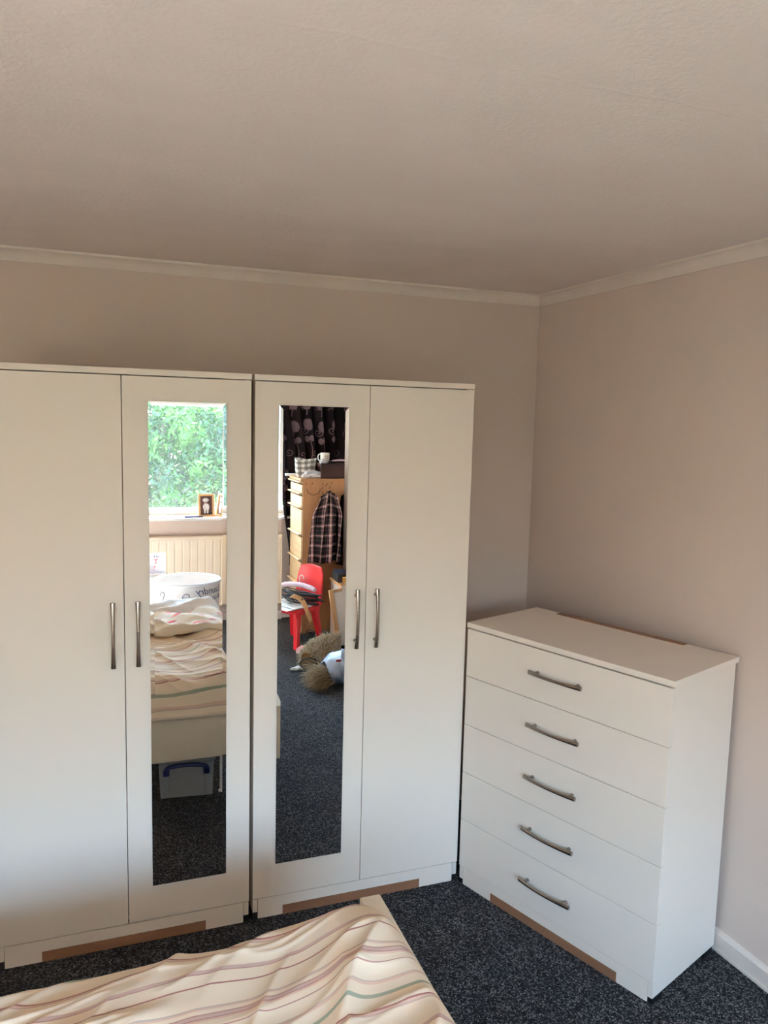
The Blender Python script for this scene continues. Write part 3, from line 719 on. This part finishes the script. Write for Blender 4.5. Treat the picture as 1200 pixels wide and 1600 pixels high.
def crumple(name, label, cat, mat, loc, sx_, sy_, sz_, seed, sub=3, k=.4, flat=True):
    t = bmesh.new(); bmesh.ops.create_icosphere(t, subdivisions=sub, radius=1)
    for q_ in t.verts:
        n_ = 1+k*NZ.noise(q_.co*1.9+Vector((seed, seed*.3, 0)))+k*.5*NZ.noise(q_.co*4.5+Vector((0, seed, 0)))
        z = q_.co.z*sz_*n_
        q_.co = Vector((q_.co.x*sx_*n_, q_.co.y*sy_*n_, max(-sz_*.62, z) if flat else z))
    mn = min(v.co.z for v in t.verts)
    for v in t.verts: v.co.z -= mn
    o = MB().add(t).build(name, mat, None, False, loc); tag(o, label, cat); return o
crumple('wrapping', 'crumpled silver wrapping heaped at the tallboy edge under the gingham basket', 'wrapping', 'foil', (-.245, -4.045, TT), .085, .04, .035, 2.0)
crumple('wrapping', 'small silver wrapping tucked beside the white mug', 'wrapping', 'foil', (-.165, -4.028, BT), .030, .016, .022, 5.0)
bk = thing('notebook', 'pale notebook overhanging the front edge of the oak tallboy', 'notebook', (-.300, -4.325, TT), radians(4))
MB().box(-.10, -.03, 0, .05, .03, .003, .0008, 1).build('cover', 'card', bk); MB().box(-.097, -.028, .0032, .047, .028, .014).build('pages', 'white_paper', bk); MB().box(-.10, -.03, .0142, .05, .03, .017, .0008, 1).build('cover', 'card', bk)

# ------------------------------------------------------------------ clothes hanging on the tallboy side
def garment(name, label, mat, x0, x1, z0, z1, y, seed, taper=.45, uvs=(6, 12), depth=.03):
    V, F, UV = [], [], []; nx_, nz_ = 60, 70
    for j in range(nz_+1):
        v_ = j/nz_; z = z1+(z0-z1)*v_
        ww = 1-taper*(1-smoothstep(0, .35, v_)); c_ = x0+(x1-x0)*(.62-.12*v_)
        for i in range(nx_+1):
            u = i/nx_; ph = u*2*pi*3.2+seed
            drop = .05*(1-v_)**2*abs(u-.55)*2.2
            x = c_+(u-.5)*(x1-x0)*ww+.010*sin(ph*1.7+v_*3)
            yy = y+depth*(.25+.75*v_)*sin(ph+.8*sin(v_*2.5+seed))+.010*sin(ph*2.3+2)
            V.append((x, yy, z-drop+.010*sin(u*9+seed)*v_)); UV.append((u*uvs[0], v_*uvs[1]))
    for j in range(nz_):
        for i in range(nx_):
            a = j*(nx_+1)+i; F.append((a, a+1, a+nx_+2, a+nx_+1))
    o = link(name, quad_mesh(name, V, F, mat, True, UV)); md = o.modifiers.new('thick', 'SOLIDIFY'); md.thickness = .004; md.offset = 0
    return tag(o, label, 'clothing')
garment('plaid_shirt', 'black and pink plaid shirt hanging down the side of the tallboy', 'plaid', -.300, -.045, .58, 1.150, -3.930, .6, .42, (3.6, 7.0), .022)
garment('dark_trousers', 'black garment hanging beside the plaid shirt', 'curtain', -.085, .13, .56, 1.165, -3.945, 2.2, .25, (6, 12), .014)
# ------------------------------------------------------------------ red child chair
kc = thing('childs_chair', 'red plastic child\'s chair piled with hangers', 'chair', (-.440, -3.765, 0), radians(57))
# local: front = +y, seat centred; back at -y
seat = []
for j in range(15):
    t_ = j/14; y = .150-.30*t_; hw = .150-.018*t_
    seat.append([Vector((hw*(-1+2*i/14), y, .300-.012*cos((i/14-.5)*pi)-.020*smoothstep(.82, 0, 1-(.15-y)/.3*1.0)*0-.018*smoothstep(.2, 0, t_))) for i in range(15)])
o = MB().rings(seat, False, False).build('seat', 'red', kc, True); md = o.modifiers.new('t', 'SOLIDIFY'); md.thickness = .012; md.offset = -1
bk_ = []
for j in range(19):
    t_ = j/18; z = .285+.285*t_; hw = .138-.018*t_**3; y = -.138-.040*t_
    bk_.append([Vector((hw*(-1+2*i/16)*(1-.10*smoothstep(.8, 1, t_)*abs(-1+2*i/16)), y-.022*(1-(-1+2*i/16)**2), z+.012*(1-(-1+2*i/16)**2)*t_)) for i in range(17)])
bm_ = MB(); rows = [[bm_.bm.verts.new(p) for p in r] for r in bk_]
for j in range(18):
    for i in range(16):
        bm_.bm.faces.new((rows[j][i], rows[j][i+1], rows[j+1][i+1], rows[j+1][i]))
o = bm_.build('backrest', 'red', kc, True); md = o.modifiers.new('t', 'SOLIDIFY'); md.thickness = .014; md.offset = 0
md = o.modifiers.new('s', 'SUBSURF'); md.levels = 1; md.render_levels = 1
for sx_, sy_ in ((-1, 1), (1, 1), (-1, -1), (1, -1)):
    rs = []
    for k in range(9):
        t_ = k/8; c_ = Vector((sx_*(.110+.036*t_), sy_*(.090+.045*t_), .286*(1-t_)))
        a, b = .026-.008*t_, .022-.006*t_
        rs.append([c_+Vector((a*(1 if p in (0, 3) else -1)*1.0, b*(1 if p < 2 else -1), 0)) for p in range(4)])
    o = MB().rings(rs).build('leg', 'red', kc); md = o.modifiers.new('b', 'BEVEL'); md.width = .006; md.segments = 2
for sx_ in (-1, 1):
    MB().rings([[Vector((sx_*(.128), y, z)), Vector((sx_*.135, y, z)), Vector((sx_*.135, y, .284)), Vector((sx_*.128, y, .284))] for y, z in ((-.13, .24), (0, .262), (.13, .235))]).build('side_skirt', 'red', kc)
# coat hangers heaped on the seat
def hanger_mesh(mat, r=.0045, w=.185, h=.080):
    mb = MB()
    pts = spline([(0, .0, 0), (-w*.45, -h*.35, 0), (-w*.95, -h*.92, 0), (-w, -h, 0), (-w*.9, -h*1.08, 0), (0, -h*1.12, 0), (w*.9, -h*1.08, 0), (w, -h, 0), (w*.95, -h*.92, 0), (w*.45, -h*.35, 0), (0, 0, 0)], 4)
    mb.tube(pts, r, 7)
    hk = [(0, 0, 0), (0, .035, 0)]+[(.02-.02*cos(a), .045+.02*sin(a), 0) for a in [k*.33 for k in range(11)]]
    mb.tube(hk, .0017, 6); return mb.mesh('hanger', mat, True)
HM = {k: hanger_mesh(k) for k in ('black', 'lilac', 'wood')}
kcm = Matrix.Translation((-.440, -3.765, 0)) @ Matrix.Rotation(radians(57), 4, 'Z')
def hanger(mat, label, x, y, z, rz, rx=0, ry=0, grp='hangers heaped on the red chair'):
    o = link('coat_hanger', HM[mat]); o.matrix_world = kcm @ Matrix.Translation((x, y, z)) @ Matrix.Rotation(rz, 4, 'Z') @ Matrix.Rotation(rx, 4, 'X') @ Matrix.Rotation(ry, 4, 'Y')
    tag(o, label, 'coat hanger', grp)
for k in range(9):
    hanger('black', 'black plastic coat hanger in the heap on the red chair', random.uniform(.0, .07), .05+random.uniform(-.03, .03), .322+.0105*k, radians(random.uniform(-12, 12)), radians(random.uniform(-3, 3)))
# padded lilac hanger, wooden hanger hanging off the seat front
ph = thing('padded_hanger', 'padded lilac satin hanger with a wire hook on the chair heap', 'coat hanger')
ph.matrix_world = kcm @ Matrix.Translation((.0, -.045, .432)) @ Matrix.Rotation(radians(-6), 4, 'Z')
MB().tube(spline([(-.165, .02, -.012), (-.12, .008, 0), (0, 0, .012), (.12, .008, 0), (.165, .02, -.012)], 5), [.004]+[.017]*3+[.020]*13+[.017]*3+[.004], 14).build('padding', 'lilac', ph, True)
MB().tube([(0, 0, .02), (0, 0, .055)]+[(.020-.020*cos(a), 0, .065+.022*sin(a)) for a in [k*.33 for k in range(11)]], .0036, 8).build('hook', 'upvc', ph, True)
MB().tube([(.004+.019*cos(a), .0, .010+.019*sin(a)) for a in [k*2*pi/14 for k in range(15)]], .002, 6, False).build('ribbon', 'white_paper', ph, True)
wh = thing('wooden_hanger', 'pale wooden hanger sliding off the front of the chair seat', 'coat hanger')
wh.matrix_world = kcm @ Matrix.Translation((.150, .085, .372)) @ Matrix.Rotation(radians(-50), 4, 'Z') @ Matrix.Rotation(radians(4), 4, 'Y')
arm = spline([(-.075, 0, .028), (-.02, .006, .010), (.02, .012, -.03), (.045, .016, -.09), (.075, .012, -.155), (.070, .010, -.175)], 5)
MB().rings([[p+Vector((a*(.016-.010*i/(len(arm)-1)), b*.006, a*.012)) for a, b in ((1, 1), (-1, 1), (-1, -1), (1, -1))] for i, p in enumerate(arm)]).build('arm', 'wood', wh)
MB().tube([(0, .012, 0), (0, .013, .012)], .0075, 10).build('boss', 'nickel', wh, True)
for k, (lab, x, y, w_, d_, r_, mat) in enumerate((('white sheet of paper lowest in the pile on the red chair', -.03, .075, .17, .12, 8, 'white_paper'), ('pale magazine lying over the paper on the red chair', -.06, .06, .11, .08, -10, 'paper'), ('thin grey folder under the hangers on the red chair', .02, .05, .13, .10, 3, 'card'))):
    o = MB().box(-w_, -d_, 0, w_, d_, .003, .001, 1).build(('paper_sheet', 'magazine', 'folder')[k], mat); o.matrix_world = kcm @ Matrix.Translation((x, y, .3008+.0042*k)) @ Matrix.Rotation(radians(r_), 4, 'Z'); tag(o, lab, ('paper', 'magazine', 'folder')[k])

# ------------------------------------------------------------------ low unit with device, packs; leaning board
lu = thing('low_cabinet', 'low white cabinet with oak top behind the red chair', 'cabinet', (-.155, -3.78, 0), radians(0))
MB().box(0, 0, .02, .30, .018, .47).build('end_panel', 'white', lu); MB().box(0, .30, .02, .30, .318, .47).build('end_panel', 'white', lu)
MB().box(0, .0185, .02, .016, .2995, .47).build('front_panel', 'white', lu); MB().box(-.012, -.006, .4705, .31, .326, .492, .003, 2).build('top_panel', 'oak', lu)
MB().box(.01, .01, 0, .29, .308, .0198).build('plinth', 'black', lu)
LT = .492
dv = thing('printer', 'black device with a blue-grey lid on the low cabinet', 'printer', (-.02, -3.655, LT), radians(3))
MB().box(-.14, -.10, 0, .16, .10, .062, .008, 3).build('case', 'black', dv, True); MB().box(-.13, -.09, .0625, .15, .085, .072, .004, 2).build('lid', 'dark_blue', dv, True)
MB().box(-.10, .1002, .012, .10, .104, .03, .001, 1).build('paper_slot', 'dark_blue', dv)
pkt = thing('pink_packet', 'pink and white packet on the low cabinet in front of the black device', 'packet', (-.03, -3.515, LT), radians(-12))
MB().box(-.055, -.025, 0, .075, .025, .035, .006, 2).build('pack', 'pink', pkt, True); MB().box(-.03, .0252, .006, .06, .026, .029).build('pack_label', 'white_paper', pkt)
# leaning white board with oak edge
lb = thing('leaning_board', 'white board with pale oak edging leaning in front of the low cabinet', 'board', (-.205, -3.378, 0))
lb.rotation_euler = (radians(7), radians(-7.5), radians(0))
MB().box(.030, -.010, .03, .42, .008, .452, .001, 1).build('panel', 'white', lb)
MB().box(-.004, -.011, .028, .0295, .009, .475, .002, 2).build('edging', 'wood', lb); MB().box(.030, -.011, .4525, .42, .009, .475, .002, 2).build('edging', 'wood', lb)
# things lying along the board's top
gb = thing('gold_box', 'small gold box on the low cabinet at the mirror\'s edge', 'box', (.06, -3.500, LT), radians(20))
MB().box(-.03, -.02, 0, .03, .02, .028, .003, 2).build('box', 'gold', gb); MB().box(-.031, -.021, .0282, .031, .021, .04, .003, 2).build('lid', 'gold', gb)
rm = thing('remote_control', 'short black remote propped against the white board', 'remote', (-.150, -3.315, .0))
rm.rotation_euler = (0, 0, 0)
rm.matrix_world = Matrix.Translation((-.128, -3.355, .325)) @ Matrix.Rotation(radians(8), 4, 'X') @ Matrix.Rotation(radians(14), 4, 'Y')
MB().box(-.05, -.010, -.016, .08, .010, .016, .003, 2).build('case', 'black', rm); MB().box(-.03, .0102, -.01, .06, .0115, .01).build('keypad', 'dark_blue', rm)

# ------------------------------------------------------------------ fur slipper-boot, bag and bits on the carpet
def strands(name, mat, parent, src, count, length, rad, seed, droop=.5, jit=.7):
    """src(): returns (point, normal) ; one joined part of fur locks"""
    rnd = random.Random(seed); V, F = [], []
    for _ in range(count):
        p, n_ = src(rnd); n_ = n_.normalized(); l_ = length*rnd.uniform(.6, 1.2)
        s_ = Vector((rnd.uniform(-1, 1), rnd.uniform(-1, 1), rnd.uniform(-1, .6)))
        d1 = (n_+jit*s_).normalized(); d2 = (d1+Vector((0, 0, -droop))+jit*.7*s_).normalized()
        a = d1.orthogonal().normalized(); b = d1.cross(a)
        p1 = p+d1*l_*.5; p2 = p1+d2*l_*.5
        for q_ in (p1, p2): q_.z = max(q_.z, .004)
        b0 = len(V)
        for c_, r_ in ((p, rad), (p1, rad*.8)):
            for k in range(3): V.append(c_+r_*(a*cos(2*pi*k/3)+b*sin(2*pi*k/3)))
        V.append(p2)
        for k in range(3):
            j = (k+1) % 3; F.append((b0+k, b0+j, b0+3+j, b0+3+k)); F.append((b0+3+k, b0+3+j, b0+6))
    o = link(name, quad_mesh(name, V, F, mat, True), parent); o['kind'] = 'stuff'; return o
A_, B_ = Vector((-.520, -3.055, .082)), Vector((-.215, -3.265, .125))
fb = thing('fur_slipper_boot', 'shaggy beige and brown fur slipper boot with brown sole on the carpet', 'slipper', (0, 0, 0))
ax_ = (B_-A_).normalized(); si = ax_.cross(Vector((0, 0, 1))).normalized(); uu = si.cross(ax_)
def boot_r(t_): return .058+.030*max(0.0, sin(pi*min(1, max(0, t_)*1.15)))**.7
rs = [[A_.lerp(B_, t_)+boot_r(t_)*(si*cos(2*pi*k/16)+uu*sin(2*pi*k/16)*.92) for k in range(16)] for t_ in [i/12 for i in range(13)]]
MB().rings(rs).build('body', 'fur_brown', fb, True)
def src_on(t0, t1, a0, a1):
    def f_(r_):
        t_ = r_.uniform(t0, t1); a = r_.uniform(a0, a1); n_ = si*cos(a)+uu*sin(a); return A_.lerp(B_, t_)+boot_r(t_)*n_*.98, n_
    return f_
strands('pale_fur', 'fur_pale', fb, src_on(-.02, 1, .2, 2*pi), 2600, .050, .0019, 1)
strands('brown_fur', 'fur_brown', fb, src_on(.25, 1, -1.2, .9), 1500, .050, .0019, 2)
# sole disc faces the wardrobe side
sd = (A_-B_).normalized(); sn = (Vector((-.25, .93, .12))).normalized(); sx1 = sn.cross(Vector((0, 0, 1))).normalized(); sy1 = sx1.cross(sn)
sc_ = A_+sn*.058+Vector((.010, .0, -.012))
def disc_ring(r0, off): return [sc_+sn*off+sx1*r0*1.0*cos(2*pi*k/28)+sy1*r0*.66*sin(2*pi*k/28) for k in range(28)]
MB().rings([disc_ring(.058, -.03), disc_ring(.062, .0), disc_ring(.058, .006)]).build('sole_rim', 'sole_rim', fb, True)
MB().rings([disc_ring(.051, .0055), disc_ring(.049, .011), disc_ring(.04, .013)]).build('sole', 'sole', fb, True)
# pink slipper behind it
def slipper(name, label, mat, loc, rz, L=.19):
    t = thing(name, label, 'shoe', loc, rz)
    def outline(t_): return .036*(sin(pi*min(1, max(.02, t_*.98+.01)))**.45)*(.85+.3*t_)
    rs = []
    for z, s_ in ((.001, .96), (.012, 1.0), (.016, .98)):
        pts = [Vector(((t_-.5)*L, outline(t_)*s_, z)) for t_ in [k/16 for k in range(17)]]
        pts += [Vector((p.x, -p.y, p.z)) for p in pts[-2:0:-1]]; rs.append(pts)
    MB().rings(rs).build('sole', 'black', t, True)
    up_ = []
    for j in range(9):
        t_ = .42+.56*j/8; hw = outline(t_); hh = .050*(1-((t_-.42)/.6)**2)**.5+.008
        up_.append([Vector(((t_-.5)*L, hw*cos(a), .016+hh*sin(a))) for a in [pi*k/12 for k in range(13)]])
    o = MB().rings(up_, False, False).build('upper', mat, t, True); md = o.modifiers.new('t', 'SOLIDIFY'); md.thickness = .005
    return t
slipper('slipper', 'pink slipper with black sole by the red chair\'s front leg', 'pink', (-.425, -3.43, 0), radians(205), .17)
slipper('slipper', 'pink slipper half hidden behind the fur boot', 'pink', (-.275, -3.375, .0), radians(150), .18)
crumple('paper_scrap', 'torn white scrap lying alone on the carpet beside the fur boot', 'scrap', 'white_paper', (-.580, -3.115, .001), .042, .02, .014, 3.3, 3, .6)
# plastic bag with straw-like hair spilling out
pb = thing('carrier_bag', 'bluish white plastic bag with a red mark lying on the carpet', 'bag', (0, 0, 0))
V = []
n = 40
ctr = [(-.475, -2.795, .075), (-.44, -2.785, .092), (-.38, -2.77, .105), (-.28, -2.75, .115), (-.17, -2.73, .11), (-.07, -2.72, .085), (-.02, -2.715, .05), (-.005, -2.712, .03)]
rad_ = [(.085, .072), (.10, .088), (.115, .102), (.12, .112), (.12, .107), (.10, .082), (.06, .047), (.01, .012)]
path = spline(ctr, 4); rr_ = spline([(a, b, 0) for a, b in rad_], 4)
for i, (p, r) in enumerate(zip(path, rr_)):
    row = []
    for k in range(n):
        a = 2*pi*k/n; q_ = p+Vector((.35*r.x*cos(a)*.3, r.x*cos(a), r.y*sin(a)))
        w_ = 1+.16*NZ.noise(Vector((q_.x*14, q_.y*14, q_.z*14)))+.07*sin(a*5+i*.5)
        q_ = p+(q_-p)*w_; q_.z = max(.003, q_.z); row.append(q_)
    V.append(row)
mb = MB(); mb.rings(V, True, False); o = mb.build('bag_skin', 'polybag', pb, True); md = o.modifiers.new('t', 'SOLIDIFY'); md.thickness = .002
MB().box(-.022, -.0015, -.012, .022, .0015, .012).build('red_mark', 'red_ink', pb, False, (-.405, -2.686, .184), (radians(-45), 0, radians(4)))
sh = thing('wig', 'straw-coloured wig spilling out of the plastic bag', 'wig', (0, 0, 0))
t = bmesh.new(); bmesh.ops.create_icosphere(t, subdivisions=3, radius=1)
for q_ in t.verts: q_.co = Vector((-.395+.03*q_.co.x, -2.795+.04*q_.co.y, .05+.03*q_.co.z))
MB().add(t).build('cap', 'straw', sh, True)
def src_w(r_):
    n_ = Vector((r_.uniform(-1.2, .1), r_.uniform(-.6, 1), r_.uniform(-.4, .8))).normalized()
    return Vector((-.405+.035*n_.x, -2.790+.05*n_.y, .052+.036*n_.z)), (.38*n_+Vector((-.85, .22, .02)))
strands('hair', 'straw', sh, src_w, 800, .19, .0017, 4, .16, .30)
# cable tangle under the chair
cb = thing('cable_tangle', 'tangle of black cable with a plug under the red chair', 'cable', (-.255, -3.855, 0))
rnd = random.Random(3)
pts = [(rnd.uniform(-.09, .09), rnd.uniform(-.07, .07), .006+rnd.uniform(0, .05)) for _ in range(22)]
MB().tube(spline(pts, 6), .0035, 6).build('cable', 'black', cb, True)
MB().box(-.03, .035, .03, .02, .065, .055, .005, 2).build('plug', 'black', cb); MB().box(-.02, .0652, .036, .012, .0665, .048).build('plug_label', 'white_paper', cb)
lt_ = MB().box(-.003, -.001, 0, .003, .001, .002).mesh('lint', 'white_paper')
o = link('lint_scrap', lt_, None, (-1.885, -.765, .001), (0, 0, .8)); tag(o, 'tiny white speck of lint on the carpet before the wardrobe', 'lint')

# ------------------------------------------------------------------ garden beyond the window
GZ = -2.7
lw = MB().box(-30, -40, GZ-.2, 30, -9.2, GZ).build('lawn', 'grass'); lw['kind'] = 'structure'
pv = MB().box(-30, -9.2, GZ-.2, 30, YF-.3, GZ+.02).build('bounce_patio', 'bounce_paving'); pv['kind'] = 'structure'  # added out of view: pale ground to bounce sunlight up to the ceiling
def tree(label, x, y, h, r, mat, nleaf, seed, size=.10, low=.15, group='trees outside the window'):
    rnd = random.Random(seed); t = thing('garden_tree', label, 'tree', (x, y, GZ), 0, group)
    mb = MB(); mb.tube(spline([(0, 0, 0), (.08, .05, h*.25), (-.05, .1, h*.5), (.1, 0, h*.72)], 4), [.16*(1-.06*k) for k in range(13)], 9)
    mb.build('trunk', 'bark', t, True)
    clumps = []
    for k in range(46):
        z = h*(low+(1-low)*((k+rnd.random())/46)); f_ = (z/h-low)/(1-low)
        rr = r*(sin(pi*min(.97, .22+.74*f_)))**.6*rnd.uniform(.5, 1.0); a = k*2.39996+rnd.uniform(-.4, .4)
        clumps.append((Vector((rr*cos(a), rr*sin(a), z)), r*rnd.uniform(.22, .36)))
    for k, (c_, cr_) in enumerate(clumps[::4]):
        z0 = max(.3, min(h*.7, c_.z*.75)); bb_ = MB()
        bb_.tube(spline([(0, 0.05, z0), c_*.5+Vector((0, 0, z0*.5)), c_+Vector((0, 0, -.1))], 4), [.06-.005*i for i in range(9)], 6); bb_.build('branch', 'bark', t, True)
    V, F = [], []
    for _ in range(nleaf):
        c_, cr_ = clumps[rnd.randrange(len(clumps))]
        d_ = Vector((rnd.gauss(0, 1), rnd.gauss(0, 1), rnd.gauss(0, 1))).normalized(); p = c_+d_*cr_*rnd.uniform(.55, 1.05)*Vector((1, 1, .8)).length/1.6
        n_ = (d_+Vector((rnd.uniform(-1, 1), rnd.uniform(-1, 1), rnd.uniform(-.4, 1.2)))).normalized(); a = n_.orthogonal().normalized()
        a = (Matrix.Rotation(rnd.uniform(0, 2*pi), 3, n_) @ a); b = n_.cross(a); s_ = size*rnd.uniform(.6, 1.25); b0 = len(V)
        V += [p-a*s_, p-b*s_*.42+n_*s_*.1, p+a*s_, p+b*s_*.42+n_*s_*.1]; F.append((b0, b0+1, b0+2, b0+3))
    o = link('foliage', quad_mesh('foliage', V, F, mat), t); o['kind'] = 'stuff'
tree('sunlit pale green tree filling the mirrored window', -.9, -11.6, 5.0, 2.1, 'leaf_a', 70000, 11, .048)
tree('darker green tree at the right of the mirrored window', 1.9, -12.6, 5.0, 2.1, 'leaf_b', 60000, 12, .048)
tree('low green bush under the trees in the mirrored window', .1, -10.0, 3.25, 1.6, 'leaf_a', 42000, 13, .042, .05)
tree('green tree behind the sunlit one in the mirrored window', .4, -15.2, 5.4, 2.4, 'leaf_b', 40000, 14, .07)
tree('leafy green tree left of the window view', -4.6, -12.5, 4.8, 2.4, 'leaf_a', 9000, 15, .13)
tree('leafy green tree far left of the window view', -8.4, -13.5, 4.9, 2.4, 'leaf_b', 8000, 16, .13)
tree('leafy green tree far right beyond the curtain', 5.4, -13.0, 4.8, 2.4, 'leaf_a', 8000, 17, .13)
